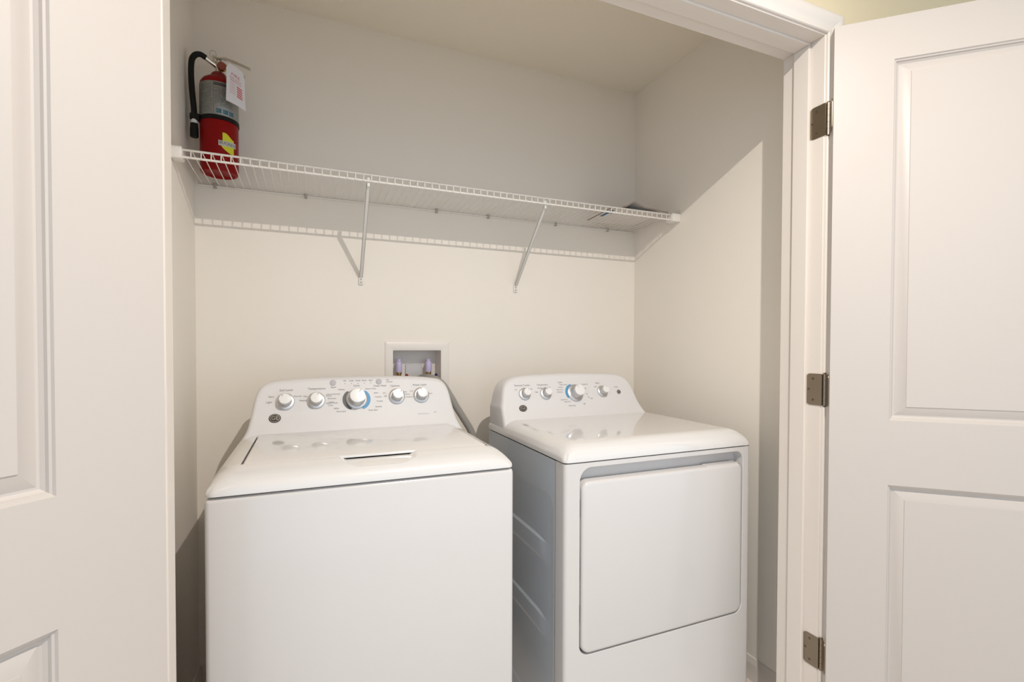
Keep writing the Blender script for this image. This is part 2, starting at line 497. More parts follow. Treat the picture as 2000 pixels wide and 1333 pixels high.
def ring_arc(root, fr, r0, r1, a0, a1, m, name, off=0.0008):
    O, u, v, w = fr
    n = 24
    P = lambda r, a, h: O + (u * math.sin(a) + v * math.cos(a)) * r + w * h
    rings = []
    for k in range(n + 1):
        a = a0 + (a1 - a0) * k / n
        # tapers at both ends, as printed crescents do
        t = math.sin(PI * min(1, max(0, k / n))) ** 0.5
        rr1 = r0 + (r1 - r0) * (0.45 + 0.55 * t)
        rings.append([P(r0, a, 0), P(rr1, a, 0), P(rr1, a, off), P(r0, a, off)])
    return MB().loft(rings).build(name, m, root)

def badge(root, fr, rx, ry):
    O, u, v, w = fr
    pts = [(rx * math.cos(2 * PI * i / 36), ry * math.sin(2 * PI * i / 36)) for i in range(36)]
    P = lambda a, b, h: O + u * a + v * b + w * h
    o = MB().loft([[P(a, b, 0) for a, b in pts], [P(a, b, 0.002) for a, b in pts], [P(a * .93, b * .93, 0.0028) for a, b in pts]]).build('badge', M['badge'], root, smooth=40)
    t = MB()
    ir = [(a * .84, b * .84) for a, b in pts]; jr = [(a * .76, b * .76) for a, b in pts]
    n = 36
    t.add([P(a, b, 0.0031) for a, b in ir] + [P(a, b, 0.0031) for a, b in jr], [(i, (i + 1) % n, n + (i + 1) % n, n + i) for i in range(n)])
    put_text(t, 'GE', rx * 1.0, lambda a, b: P(a, b, 0.0031))
    t.build('monogram', M['badgel'], o, recalc=False)

def lettering(root, yb, zb, k, items, m, name='lettering'):
    mb = MB()
    for (txt, x, z, size, wide) in items:
        O, u, v, w = face_frame(yb, zb, k, x, z, 0.0005)
        put_text(mb, txt, size, lambda a, b: O + u * a + v * b, wide)
    o = mb.build(name, m, root, recalc=False); o['kind'] = 'stuff'
    return o

# ------------------------------------------------------------------ washing machine
WX0, WX1, WY0, WY1 = -0.2016, 0.4844, 1.1675, 1.83
WC = (WX0 + WX1) / 2
W = thing('washing_machine', 'white top-load washing machine with a closed flat lid and five knobs', 'washer', (WC, (WY0 + WY1) / 2, 0))
MB().bbox(WX0, WX1, WY0, WY1, 0.03, 0.8975, 0.010, 3).build('cabinet', M['white'], W, smooth=40)
for sx in (WX0 + 0.05, WX1 - 0.05):
    for sy in (WY0 + 0.05, WY1 - 0.05):
        MB().lathe([(0.02, 0.0), (0.022, 0.004), (0.022, 0.012), (0.009, 0.014), (0.009, 0.032)], (Vector((sx, sy, 0)), Vector((1, 0, 0)), Vector((0, 1, 0)), Vector((0, 0, 1))), 16).build('foot', M['black'], W)
MB().box(WX0 + 0.012, WX1 - 0.012, WY0 + 0.010, WY1 - 0.012, 0.890, 0.905).build('gap_shade_filler', M['dark'], W)  # near-black inset plinth: shade of the seam gap put into its colour
LX0, LX1, LY0, LY1 = -0.140, 0.436, 1.247, 1.640
SX0, SX1 = 0.062, 0.248
def wextra(x, y, v):
    gap = 0.0035
    if LX0 - gap < x < LX1 + gap and LY0 - 0.0005 < y < LY1 + gap:
        v = min(v, 0.929)
    # handle scoop ahead of the lid edge
    if SX0 < x < SX1 and 1.185 < y < LY0 + 0.03:
        tx = (x - (SX0 + SX1) / 2) / ((SX1 - SX0) / 2)
        y_0 = 1.176 + 0.036 * tx ** 2
        tt = min(1.0, max(0.0, (y - y_0) / (LY0 - 0.004 - y_0)))
        wy = 1 - (1 - tt) ** 2.2
        wx = 1 - sstep(0.80, 1.0, abs(tx))
        v = min(v, (v if y < LY0 - 0.0005 else 0.9445) - 0.0085 * wy * wx)
    return v
xe = [LX0 - .0036, LX0 - .0034, LX0, LX1, LX1 + .0034, LX1 + .0036] + [SX0 + (SX1 - SX0) * k / 40 for k in range(41)]
ye = [LY0 - .0006, LY0 - .0004, LY1 + .0034, LY1 + .0036] + [1.185 + 0.062 * k / 24 for k in range(25)]
dk, wz = deck(WX0, WX1, WY0 - 0.002, WY1, 0.9055, 0.0435, 0.095, 0.075, 2.1, wextra, xe, ye)
dk.build('top_cover', M['top'], W, smooth=32)
# lid: slab with rounded corners, front edge over the scoop
lid = MB()
lp = rrect(LX0, LX1, LY0, LY1, 0.010)
ins = inset(lp, 0.004); ins2 = inset(lp, 0.0012)
lid.loft([[Vector((a, c, 0.9432)) for a, c in lp], [Vector((a, c, 0.9468)) for a, c in lp], [Vector((a, c, 0.9485)) for a, c in ins2], [Vector((a, c, 0.9493)) for a, c in ins]])
LID = lid.build('lid', M['top'], W, smooth=50)
for sx in (LX0 + 0.004, LX1 - 0.004):
    MB().bbox(sx - 0.006, sx + 0.006, LY1 + 0.001, LY1 + 0.011, 0.937, 0.952, 0.002, 1).build('lid_hinge', M['inkl'], W)
WK, WYB, WZB = 0.43, 1.632, 0.945
half = [(0.341, 0.918), (0.334, 0.934), (0.3215, 0.960), (0.3140, 0.990), (0.3085, 1.020), (0.3040, 1.046), (0.2975, 1.068), (0.286, 1.086), (0.264, 1.0985), (0.215, 1.1045), (0.110, 1.1095), (0.0, 1.111)]
hs = catmull(half, 5)
wout = [(WC + 0.006 + a, c) for a, c in hs] + [(WC + 0.006 - a, c) for a, c in reversed(hs[:-1])]
console(wout, WYB, WZB, WK, WY1, W)
wf_ = lambda x, z, off=0.0: face_frame(WYB, WZB, WK, x, z, off)
KN = [(-0.071, 1.040), (0.0175, 1.040), (0.139, 1.040), (0.268, 1.044), (0.350, 1.045)]
for i, (x, z) in enumerate(KN):
    if i == 2:
        knob(W, wf_(x, z), 0.0335, 0.0240, 0.042, 0.5, 'cycle_knob')
        ring_arc(W, wf_(x, z), 0.0340, 0.0435, -2.65, -0.75, M['arcgrey'], 'grey_crescent')
        ring_arc(W, wf_(x, z), 0.0340, 0.0435, 0.75, 2.65, M['arcblue'], 'blue_crescent')
    else:
        knob(W, wf_(x, z), 0.0268, 0.0172, 0.034, (-0.6, 0.4, 0, 0.9, -0.5)[i])
badge(W, wf_(-0.099, 0.993), 0.0165, 0.0135)
for x in (0.068, 0.212):
    MB().lathe([(0.0095, 0), (0.0095, 0.0018), (0.008, 0.0026)], wf_(x, 1.0935), 20).build('button', M['inkl'], W, smooth=40)
items = [('Soil Level', -0.069, 1.0745, 0.0098, 1), ('Temperature', 0.019, 1.0765, 0.0098, 1), ('Cycle', 0.140, 1.0845 - 0.002, 0.0085, 1), ('Options', 0.264, 1.0785, 0.0095, 1), ('Water Level', 0.347, 1.0795, 0.0095, 1),
         ('Light', -0.116, 1.040, 0.0085, 1), ('Heavy', -0.021, 1.042, 0.0085, 1), ('Extra', -0.110, 1.056, 0.007, 1), ('Normal', -0.036, 1.0555, 0.007, 1),
         ('Hot', -0.020 + 0.006, 1.050 + 0.004, 0.007, 1), ('Warm', 0.055, 1.053, 0.007, 1), ('Cool', 0.061, 1.034, 0.007, 1), ('Cold', 0.059, 1.024, 0.007, 1),
         ('Start', 0.069, 1.0795, 0.0085, 1), ('Delay Wash', 0.215, 1.0800, 0.0085, 1)]
for k, t in enumerate(['Fill', 'Soak', 'Wash', 'Rinse', 'Spin']):
    items.append((t, 0.104 + 0.0205 * k, 1.0985, 0.0072, 1)); items.append(('.', 0.104 + 0.0205 * k, 1.0945, 0.020, 1))
items += [('Lid', 0.240, 1.0985, 0.007, 1), ('Locked', 0.246, 1.0925, 0.007, 1)]
items += [('On', 0.214 + 0.014, 1.056, 0.007, 1), ('Off', 0.230, 1.046, 0.007, 1), ('Fabric Softener', 0.302, 1.041, 0.0062, 1), ('Deep Rinse', 0.297, 1.050, 0.0062, 1), ('Both', 0.296, 1.058, 0.0062, 1),
          ('Low', 0.318, 1.060, 0.0065, 1), ('Auto', 0.383, 1.050, 0.0065, 1)]
left = ['Whites', 'Colors Normal', 'Delicates', 'Speed Wash', 'Bulky', 'Rinse Spin']
right = ['Active Wear', 'Jeans', 'Casuals', 'Towels', 'Sanitize', 'Drain Spin']
for k in range(6):
    zz = (1.0715, 1.058, 1.045, 1.031, 1.014, 1.004)[k]
    items.append((left[k], 0.139 - (0.046, 0.072, 0.075, 0.075, 0.062, 0.048)[k], zz, 0.0068, 1))
    items.append((right[k], 0.139 + (0.046, 0.062, 0.068, 0.072, 0.068, 0.050)[k], zz, 0.0068, 1))
lettering(W, WYB, WZB, WK, items, M['ink'])
lettering(W, WYB, WZB, WK, [('Stainless Basket', 0.352, 0.985, 0.006, 1), ('HE', 0.392, 0.988, 0.008, 1)], M['inkl'], 'faint_lettering')

# ------------------------------------------------------------------ dryer
DX0, DX1, DY0, DY1 = 0.6345, 1.3205, 1.170, 1.785
DC = (DX0 + DX1) / 2
D = thing('clothes_dryer', 'white front-load clothes dryer with four knobs and a wide flat door', 'dryer', (DC, (DY0 + DY1) / 2, 0))
# front panel wraps round both edges, with a recess for the door
OX0, OX1, OZ0, OZ1 = 0.6815, 1.2875, 0.351, 0.879
fp = MB()
SEAM = 1.224
outer = [(DX0, 0.03), (DX1, 0.03), (DX1, 0.892), (DX0, 0.892)]
hole = rrect(OX0, OX1, OZ0, OZ1, [0.032, 0.032, 0.030, 0.038], 8)
bm = bmesh.new()
yo = DY0
nh = len(hole)
# outer ring resampled so that each hole vertex has a partner
def outer_for(p):
    cx, cz = (OX0 + OX1) / 2, (OZ0 + OZ1) / 2
    i = hole.index(p)
    q = nh // 4
    s = i // q; t = (i % q) / (q - 1)
    rr = 0.012
    X0, X1, Zb, Zt = DX0 + rr, DX1 - rr, 0.03, 0.892
    if s == 0: return (X0, Zb) if t > 0.5 or True else None
    if s == 1: return (X1, Zb)
    if s == 2: return (X1, Zt)
    return (X0, Zt)
A = [Vector((a, yo, c)) for a, c in hole]
corners = [Vector((DX0 + 0.012, yo, 0.03)), Vector((DX1 - 0.012, yo, 0.03)), Vector((DX1 - 0.012, yo, 0.892)), Vector((DX0 + 0.012, yo, 0.892))]
q = nh // 4
F = []
for s in range(4):
    for i in range(q - 1): F.append((nh + s, s * q + i, s * q + i + 1))
    F.append((nh + s, s * q + q - 1, ((s + 1) % 4) * q, nh + (s + 1) % 4))
fp.add(A + corners, F)
# recess wall with a rolled edge, and its floor
DEP = 0.034
r1 = [Vector((a, yo + 0.0012, c)) for a, c in inset(hole, 0.0012)]
r2 = [Vector((a, yo + DEP, c)) for a, c in inset(hole, 0.003)]
fp.loft([A, r1, r2], cap0=False, cap1=True)
# wrapped side returns with rounded vertical edges
for xs_, sg in ((DX0, 1), (DX1, -1)):
    prof = [(xs_ + sg * 0.012, yo)] + [(xs_ + sg * (0.012 - 0.012 * math.sin(a)), yo + 0.012 - 0.012 * math.cos(a)) for a in [PI / 2 * k / 5 for k in range(1, 6)]] + [(xs_, SEAM), (xs_ + sg * 0.006, SEAM), ]
    fp.loft([[Vector((a, c, 0.03)) for a, c in prof], [Vector((a, c, 0.892)) for a, c in prof]], False, False, closed=False)
fp.add([(DX0 + .012, yo, .892), (DX1 - .012, yo, .892), (DX1, yo + .012, .892), (DX1, SEAM, .892), (DX0, SEAM, .892), (DX0, yo + .012, .892)], [(0, 1, 2, 3, 4, 5)])
fp.build('front_panel', M['white'], D, smooth=40)
# side sheets: the one facing the washer is embossed
def side_h(y, z):
    # outline of the pressed field (rounded rectangle) and raised ribs inside it
    def rr(y, z, y0, y1, z0, z1, r):
        dx = max(y0 + r - y, y - (y1 - r), 0); dz = max(z0 + r - z, z - (z1 - r), 0)
        d = math.hypot(dx, dz) - r
        if dx == 0 and dz == 0: d = -min(y - y0, y1 - y, z - z0, z1 - z, r * 9)
        return d
    d = rr(y, z, 1.243, 1.74, 0.10, 0.787, 0.05)
    h = 0.0045 * (1 - sstep(-0.006, 0.002, d))
    for za, zb in ((0.578, 0.640), (0.352, 0.412)):
        band = sstep(za - 0.006, za + 0.012, z) * (1 - sstep(zb - 0.004, zb + 0.001, z))
        h -= 0.0045 * band * sstep(1.258, 1.330, y) * (1 - sstep(1.66, 1.72, y))
    return max(0, h)
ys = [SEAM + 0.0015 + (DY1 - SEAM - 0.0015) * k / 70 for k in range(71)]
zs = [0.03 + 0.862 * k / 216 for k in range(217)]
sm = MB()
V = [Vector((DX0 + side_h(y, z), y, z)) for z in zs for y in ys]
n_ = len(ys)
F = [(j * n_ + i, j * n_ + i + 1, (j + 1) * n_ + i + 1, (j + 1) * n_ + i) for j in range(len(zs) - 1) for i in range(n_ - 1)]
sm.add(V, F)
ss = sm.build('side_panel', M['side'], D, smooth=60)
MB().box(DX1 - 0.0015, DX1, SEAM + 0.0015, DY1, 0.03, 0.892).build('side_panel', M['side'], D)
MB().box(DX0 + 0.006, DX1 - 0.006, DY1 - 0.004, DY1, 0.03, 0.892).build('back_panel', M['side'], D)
for sx in (DX0 + 0.05, DX1 - 0.05):
    for sy in (DY0 + 0.06, DY1 - 0.06):
        MB().lathe([(0.02, 0.0), (0.022, 0.004), (0.022, 0.012), (0.009, 0.014), (0.009, 0.04)], (Vector((sx, sy, 0)), Vector((1, 0, 0)), Vector((0, 1, 0)), Vector((0, 0, 1))), 16).build('foot', M['black'], D)
# door: rounded slab sitting in the recess, finger gap above it
dp = rrect(0.6875, 1.2815, 0.357, 0.8395, [0.029, 0.029, 0.022, 0.026], 8)
dr = MB()
dr.loft([[Vector((a, DY0 + 0.030, c)) for a, c in dp], [Vector((a, DY0 + 0.004, c)) for a, c in dp], [Vector((a, DY0 - 0.0005, c)) for a, c in inset(dp, 0.0015)],
         [Vector((a, DY0 - 0.003, c)) for a, c in inset(dp, 0.005)], [Vector((a, DY0 - 0.004, c)) for a, c in inset(dp, 0.010)]])
DD = dr.build('dryer_door', M['white'], D, smooth=40)
# raised grip lip on the door's upper edge
g0 = rrect(1.140, 1.268, 0.8365, 0.8425, 0.0028, 4)
MB().loft([[Vector((a, DY0 + 0.026, c)) for a, c in g0], [Vector((a, DY0 + 0.004, c)) for a, c in g0]]).build('grip_lip', M['white'], DD, smooth=40)
for zc in (0.765, 0.47):
    MB().bbox(0.6822, 0.6872, DY0 + 0.006, DY0 + 0.028, zc - 0.025, zc + 0.025, 0.001, 1).build('hinge', M['dark'], DD)
MB().box(DX0 + 0.012, DX1 - 0.012, DY0 + 0.012, DY1 - 0.012, 0.886, 0.899).build('gap_shade_filler', M['dark'], D)  # black filler under the cover, paints the shadow line of the seam
dk, dz = deck(DX0 - 0.001, DX1 + 0.001, DY0 - 0.003, DY1, 0.8995, 0.0455, 0.055, 0.060, 2.0)
dk.build('top_cover', M['top'], D, smooth=32)
DK, DYB, DZB = 0.43, 1.640, 0.945
half = [(0.350, 0.9195), (0.338, 0.934), (0.3215, 0.956), (0.3080, 0.980), (0.2995, 1.005), (0.2935, 1.030), (0.287, 1.052), (0.278, 1.070), (0.264, 1.084), (0.240, 1.0955), (0.200, 1.101), (0.110, 1.105), (0.0, 1.107)]
hs = catmull(half, 5)
DCC = DC - 0.048
wl = [(DC - 0.038 + a * (1.0 + 0.0), c) for a, c in hs]
dout = wl + [(DC - 0.038 - a * 0.99, c) for a, c in reversed(hs[:-1])]
# the flare blends into the cover within its own width
dout = [(min(DX1 - 0.002, max(DX0 + 0.004, a)), c) for a, c in dout]
console(dout, DYB, DZB, DK, DY1 - 0.004, D)
df = lambda x, z, off=0.0: face_frame(DYB, DZB, DK, x, z, off)
DKN = [(0.7385, 1.034), (0.826, 1.033), (0.954, 1.031), (1.0785, 1.033)]
for i, (x, z) in enumerate(DKN):
    if i == 2:
        knob(D, df(x, z), 0.0345, 0.0218, 0.042, -0.4, 'cycle_knob')
        ring_arc(D, df(x, z), 0.0350, 0.0430, -2.1, -0.35, M['arcblue'], 'blue_crescent')
    else:
        knob(D, df(x, z), 0.0235, 0.0142, 0.033, (0.5, -0.5, 0, 0.3)[i])
badge(D, df(0.723, 0.984), 0.0155, 0.0125)
MB().lathe([(0.0085, 0), (0.0085, 0.0022), (0.006, 0.0034)], df(1.156, 1.029), 20).build('indicator', M['ink'], D, smooth=40)
items = [('Extended Tumble', 0.734, 1.066, 0.0088, 1), ('Temperature', 0.818, 1.066, 0.0088, 1), ('Cycle', 0.896, 1.073, 0.0085, 1), ('Start', 1.064, 1.066, 0.0095, 1), ('Drying', 1.148, 1.049, 0.0065, 1),
         ('On', 0.706, 1.051, 0.007, 1), ('Off', 0.768, 1.051, 0.007, 1), ('High', 0.789, 1.040, 0.007, 1), ('Medium', 0.806, 1.054, 0.0065, 1), ('Low', 0.846, 1.056, 0.0065, 1), ('Signal', 1.052, 1.053, 0.006, 1)]
for k, t in enumerate(['Mixed Loads', 'Cottons', 'Easy Care', 'Delicates', 'Quick Dry', 'Damp Dry']):
    items.append((t, (0.909, 0.894, 0.890, 0.888, 0.900, 0.913)[k], (1.064, 1.055, 1.046, 1.037, 1.008, 1.000)[k], 0.0066, 1))
for k, t in enumerate(['Timed Dry', '60', '40', '20', 'Fluff']):
    items.append((t, (1.005, 1.004, 1.006, 1.010, 1.022)[k], (1.063, 1.047, 1.026, 1.014, 1.008)[k], 0.0066, 1))
items += [('Warm Up', 0.930, 0.985, 0.0075, 1), ('Off', 0.985, 0.989, 0.0075, 1)]
lettering(D, DYB, DZB, DK, items, M['ink'])

# ------------------------------------------------------------------ wire shelf
SZ, SY0, SY1 = 1.779, 1.704, 2.012
S = thing('wire_shelf', 'white ventilated wire shelf across the closet, held by two slanted struts', 'shelf', (0.557, 1.86, SZ))
rx0, rx1 = XL + 0.012, XR - 0.012
def rail(y, z, r, name='rail'):
    MB().tube([(rx0, y, z), (rx1, y, z)], r, 10).build(name, M['wire'], S, smooth=50)
rail(SY0, SZ + 0.004, 0.0033); rail(SY0 - 0.001, SZ - 0.0175, 0.0034); rail(SY1, SZ - 0.006, 0.0030)
wm = MB()
pts = [(0, SY1, SZ - 0.0015), (0, 1.86, SZ + 0.0), (0, SY0 + 0.008, SZ + 0.0068), (0, SY0 + 0.001, SZ + 0.0062), (0, SY0 - 0.0045, SZ + 0.001), (0, SY0 - 0.0058, SZ - 0.0195)]
wm.tube(pts, 0.00155, 6)
w0 = wm.build('wire', M['wire'], S, smooth=60)
w0.location.x = rx0 + 0.0125
nw = int((rx1 - rx0 - 0.02) / 0.0254)
for k in range(1, nw + 1):
    c = w0.copy(); COL.objects.link(c); c.parent = S
    c.location.x = rx0 + 0.0125 + k * 0.0254
# end brackets
for xa, xb in ((XL, XL + 0.029), (XR - 0.044, XR)):
    e_ = MB()
    e_.bbox(xa, xb, SY0 - 0.013, SY0 + 0.030, SZ - 0.025, SZ + 0.0115, 0.004, 2)
    o = e_.build('end_bracket', M['wire'], S, smooth=40)
# wall clips
for x in (-0.304, -0.012, 0.485, 0.712, 1.039, 1.318):
    c_ = MB()
    c_.bbox(x - 0.005, x + 0.005, SY1 - 0.006, YB, SZ - 0.014, SZ + 0.004, 0.002, 1)
    c_.lathe([(0.003, 0), (0.003, 0.002)], (Vector((x, SY1 - 0.005, SZ - 0.011)), Vector((1, 0, 0)), Vector((0, 0, 1)), Vector((0, -1, 0))), 10)
    c_.build('wall_clip', M['clip'], S, smooth=40)
# struts
for x in (0.182, 0.838):
    st = MB()
    A_ = Vector((x + 0.003, YB - 0.010, 1.482)); B_ = Vector((x, SY0 + 0.006, SZ - 0.026))
    d = (B_ - A_).normalized(); nrm = Vector((1, 0, 0)); up = d.cross(nrm).normalized()
    # channel section: web plus two flanges
    for (a0, a1, b0, b1) in ((-0.0062, 0.0062, -0.0012, 0.0012), (-0.0062, -0.0044, -0.0012, 0.0062), (0.0044, 0.0062, -0.0012, 0.0062)):
        sec = [(a0, b0), (a1, b0), (a1, b1), (a0, b1)]
        st.loft([[A_ + nrm * p + up * q_ for p, q_ in sec], [B_ + nrm * p + up * q_ for p, q_ in sec]])
    # hook over the front rails
    st.bbox(x - 0.0045, x + 0.0045, SY0 + 0.004, SY0 + 0.0085, SZ - 0.034, SZ - 0.004, 0.001, 1)
    so = st.build('strut', M['bracket'], S, smooth=30)
    ft = MB(); ft.bbox(x + 0.003 - 0.0085, x + 0.003 + 0.0085, YB - 0.008, YB, 1.453, 1.490, 0.002, 2)
    ft.build('strut_foot', M['wire'], so, smooth=40)
    for zc in (1.474, 1.462):
        MB().lathe([(0.0038, 0), (0.0034, 0.0012), (0.002, 0.0018)], (Vector((x + 0.003, YB - 0.008, zc)), Vector((1, 0, 0)), Vector((0, 0, 1)), Vector((0, -1, 0))), 10).build('screw', M['clip'], so)

# ------------------------------------------------------------------ fire extinguisher
EX, EY, EZ = -0.274, 1.902, SZ + 0.0016 + 0.0008
E_ = thing('fire_extinguisher', 'red dry-chemical fire extinguisher with silver label standing on the wire shelf', 'extinguisher', (EX, EY, EZ))
fr = (Vector((EX, EY, EZ)), Vector((1, 0, 0)), Vector((0, 1, 0)), Vector((0, 0, 1)))
RAD = 0.0555
MB().lathe([(0.040, 0.006), (0.046, 0.0), (0.0515, 0.0015), (0.0545, 0.006), (RAD, 0.014), (RAD, 0.284), (0.0535, 0.294), (0.0475, 0.304), (0.036, 0.313), (0.024, 0.318), (0.020, 0.326)], fr, 48).build('cylinder', M['red'], E_, smooth=40)
VIEW = math.atan2(0 - EY, 0 - EX)      # direction from the bottle to the hallway
def cyl(s, z, off=0.0):
    a = VIEW + s / RAD
    return Vector((EX + (RAD + off) * math.cos(a), EY + (RAD + off) * math.sin(a), EZ + z))
def patch(mb, poly, off, cols=None):
    """poly: list of (s, z); split into a fan of thin quads so that it follows the curve"""
    mb.add([cyl(s, z, off) for s, z in poly], [tuple(range(len(poly)))])
def rectpatch(mb, s0, s1, z0, z1, off, n=8):
    for k in range(n):
        a, c = s0 + (s1 - s0) * k / n, s0 + (s1 - s0) * (k + 1) / n
        mb.add([cyl(a, z0, off), cyl(c, z0, off), cyl(c, z1, off), cyl(a, z1, off)], [(0, 1, 2, 3)])
LB = MB().lathe([(RAD + 0.0002, 0.176), (RAD + 0.0006, 0.1765), (RAD + 0.0006, 0.2835), (RAD + 0.0002, 0.284)], fr, 48, False, False).build('label', M['label'], E_, smooth=40)
li = MB()
rectpatch(li, -0.0165, -0.0158, 0.178, 0.282, 0.0009, 1)
rectpatch(li, -0.015, 0.040, 0.270, 0.280, 0.0009)
rnd = random.Random(3)
for r_ in range(13):
    z = 0.262 - r_ * 0.0046
    s = -0.012
    while s < 0.038:
        w = 0.003 + rnd.random() * 0.006
        if rnd.random() > 0.2: rectpatch(li, s, min(0.04, s + w), z, z + 0.0011, 0.0009, 2)
        s += w + 0.0018
for r_ in range(20):
    z = 0.272 - r_ * 0.0046
    s = -0.074
    while s < -0.022:
        w = 0.003 + rnd.random() * 0.007
        if rnd.random() > 0.25: rectpatch(li, s, min(-0.02, s + w), z, z + 0.0010, 0.0009, 2)
        s += w + 0.002
li.build('label_print', M['labelink'], LB, recalc=False)
ic = MB()
for s in (-0.0085, 0.0105, 0.0285):
    rectpatch(ic, s, s + 0.0145, 0.183, 0.1965, 0.0009, 3)
ic.build('label_icon', M['teal'], LB, recalc=False)
# the class letters stand beside each pictogram
lt = MB()
for t, s in (('A', -0.0045), ('B', 0.0145), ('C', 0.0325)):
    v, f = text_geo(t, 0.011); lt.add([cyl(a + s, c + 0.190, 0.0013) for a, c in v], f)
lt.build('class_letter', M['label'], LB, recalc=False)
# black strap with hose clip on the wall side
SB = MB().lathe([(RAD + 0.0008, 0.163), (RAD + 0.0022, 0.1635), (RAD + 0.0022, 0.1765), (RAD + 0.0008, 0.177)], fr, 48, True, True)
SB.bbox(EX - 0.078, EX - 0.050, EY - 0.034, EY - 0.016, EZ + 0.158, EZ + 0.180, 0.003, 1)
SB.build('strap', M['black'], E_, smooth=40)
# round emblem sticker: waving yellow field crossed by a pale banner
def strippatch(mb, top, bot, s0, s1, off, n=14):
    for k in range(n):
        a, c = s0 + (s1 - s0) * k / n, s0 + (s1 - s0) * (k + 1) / n
        mb.add([cyl(a, bot(a), off), cyl(c, bot(c), off), cyl(c, top(c), off), cyl(a, top(a), off)], [(0, 1, 2, 3)])
SC, ZL = 0.0255, 0.0885
yl = MB()
def up_t(s):
    t = (s - SC + 0.017) / 0.036
    return ZL + 0.034 - 0.014 * t + 0.0035 * math.sin(t * 5.5)
strippatch(yl, up_t, lambda s: ZL + 0.007, SC - 0.017, SC + 0.019, 0.0006, 18)
strippatch(yl, lambda s: ZL - 0.006, lambda s: ZL - 0.010 - 0.020 * math.sin(min(1.0, max(0.0, (s - SC + 0.021) / 0.034)) * 1.55) ** 0.8, SC - 0.020, SC + 0.019, 0.0006, 18)
ST_ = yl.build('emblem_sticker', M['yellow'], E_, recalc=False)
bn = MB(); strippatch(bn, lambda s: ZL + 0.0090 + 0.0015 * math.sin((s - SC) * 90), lambda s: ZL - 0.0080 + 0.0015 * math.sin((s - SC) * 90), SC - 0.0285, SC + 0.0270, 0.0010, 18)
bn.build('banner', M['banner'], ST_, recalc=False)
v, f = text_geo('BUCKEYE', 0.0135); bt = MB(); bt.add([cyl(a * 0.92 + SC, c + ZL + 0.0003, 0.0014) for a, c in v], f)
bt.build('banner_lettering', M['labelink'], ST_, recalc=False)
# valve
MB().lathe([(0.023, 0.314), (0.0245, 0.322), (0.0225, 0.328), (0.017, 0.334), (0.013, 0.336)], fr, 28).build('collar', M['redneck'], E_, smooth=40)
vb = MB()
vb.lathe([(0.0125, 0.332), (0.0125, 0.352), (0.0105, 0.356), (0.0105, 0.374), (0.008, 0.378)], fr, 20)
vb.tube([(EX - 0.006, EY - 0.004, EZ + 0.356), (EX - 0.020, EY - 0.012, EZ + 0.361), (EX - 0.038, EY - 0.020, EZ + 0.371)], [0.0085, 0.0075, 0.0078], 14)
V_ = vb.build('valve', M['chrome'], E_, smooth=40)
gfr = (Vector((EX + 0.010, EY - 0.010, EZ + 0.351)), Vector((0.985, 0.17, 0)), Vector((0, 0, 1)), Vector((0.17, -0.985, 0)))
GA = MB().lathe([(0.009, 0), (0.0145, 0.002), (0.0145, 0.010), (0.013, 0.012), (0.0125, 0.0112), (0.0003, 0.0112)], gfr, 24).build('gauge', M['brass'], V_, smooth=40)
MB().lathe([(0.0122, 0.0113), (0.0122, 0.0117), (0.0003, 0.0117)], gfr, 24).build('gauge_face', M['gauge'], V_, smooth=40)
def lever(pts, w, t, name):
    mb = MB(); P_ = [Vector(p) for p in pts]; rr_ = []
    for i, p in enumerate(P_):
        tn = (P_[min(i + 1, len(P_) - 1)] - P_[max(i - 1, 0)]).normalized()
        sd = Vector((0, 1, 0)); nn = tn.cross(sd).normalized()
        rr_.append([p + sd * a + nn * c for a, c in ((-w, -t), (w, -t), (w, t), (-w, t))])
    mb.loft(rr_); return mb.build(name, M['chrome'], E_, smooth=40)
lever([(EX - 0.016, EY - 0.006, EZ + 0.385), (EX - 0.004, EY - 0.006, EZ + 0.379), (EX + 0.020, EY - 0.006, EZ + 0.384), (EX + 0.055, EY - 0.004, EZ + 0.378), (EX + 0.092, EY - 0.002, EZ + 0.367)], 0.0085, 0.0014, 'squeeze_lever')
lever([(EX - 0.004, EY - 0.004, EZ + 0.362), (EX + 0.012, EY - 0.004, EZ + 0.364), (EX + 0.040, EY - 0.002, EZ + 0.356), (EX + 0.075, EY, EZ + 0.338)], 0.0075, 0.0014, 'carry_handle')
MB().tube([(EX - 0.014, EY - 0.016, EZ + 0.372), (EX - 0.014, EY + 0.012, EZ + 0.372)], 0.0022, 8).build('safety_pin', M['chrome'], E_, smooth=40)
ring = [(EX - 0.014 + 0.009 * math.cos(a), EY - 0.017, EZ + 0.386 + 0.012 * math.sin(a)) for a in [2 * PI * k / 20 for k in range(21)]]
MB().tube(ring, 0.0011, 6, False).build('pull_ring', M['chrome'], E_, smooth=60)
# hose, ferrule and nozzle
hp = catmull([(EX - 0.034, EY - 0.018, EZ + 0.369), (EX - 0.047, EY - 0.024, EZ + 0.3735), (EX - 0.060, EY - 0.028, EZ + 0.368), (EX - 0.0695, EY - 0.030, EZ + 0.352), (EX - 0.0725, EY - 0.031, EZ + 0.325),
              (EX - 0.0725, EY - 0.030, EZ + 0.285), (EX - 0.0705, EY - 0.027, EZ + 0.240), (EX - 0.0675, EY - 0.025, EZ + 0.200), (EX - 0.0665, EY - 0.025, EZ + 0.176)], 6)
MB().tube(hp, 0.0085, 14).build('hose', M['black'], E_, smooth=60)
nfr = (Vector((EX - 0.0665, EY - 0.025, EZ)), Vector((1, 0, 0)), Vector((0, 1, 0)), Vector((0, 0, 1)))
MB().lathe([(0.0105, 0.148), (0.0102, 0.152), (0.0085, 0.162), (0.0080, 0.166)], nfr, 18).build('hose_ferrule', mat('ferrule_silver', (0.75, 0.74, 0.72), 0.3), E_, smooth=40)
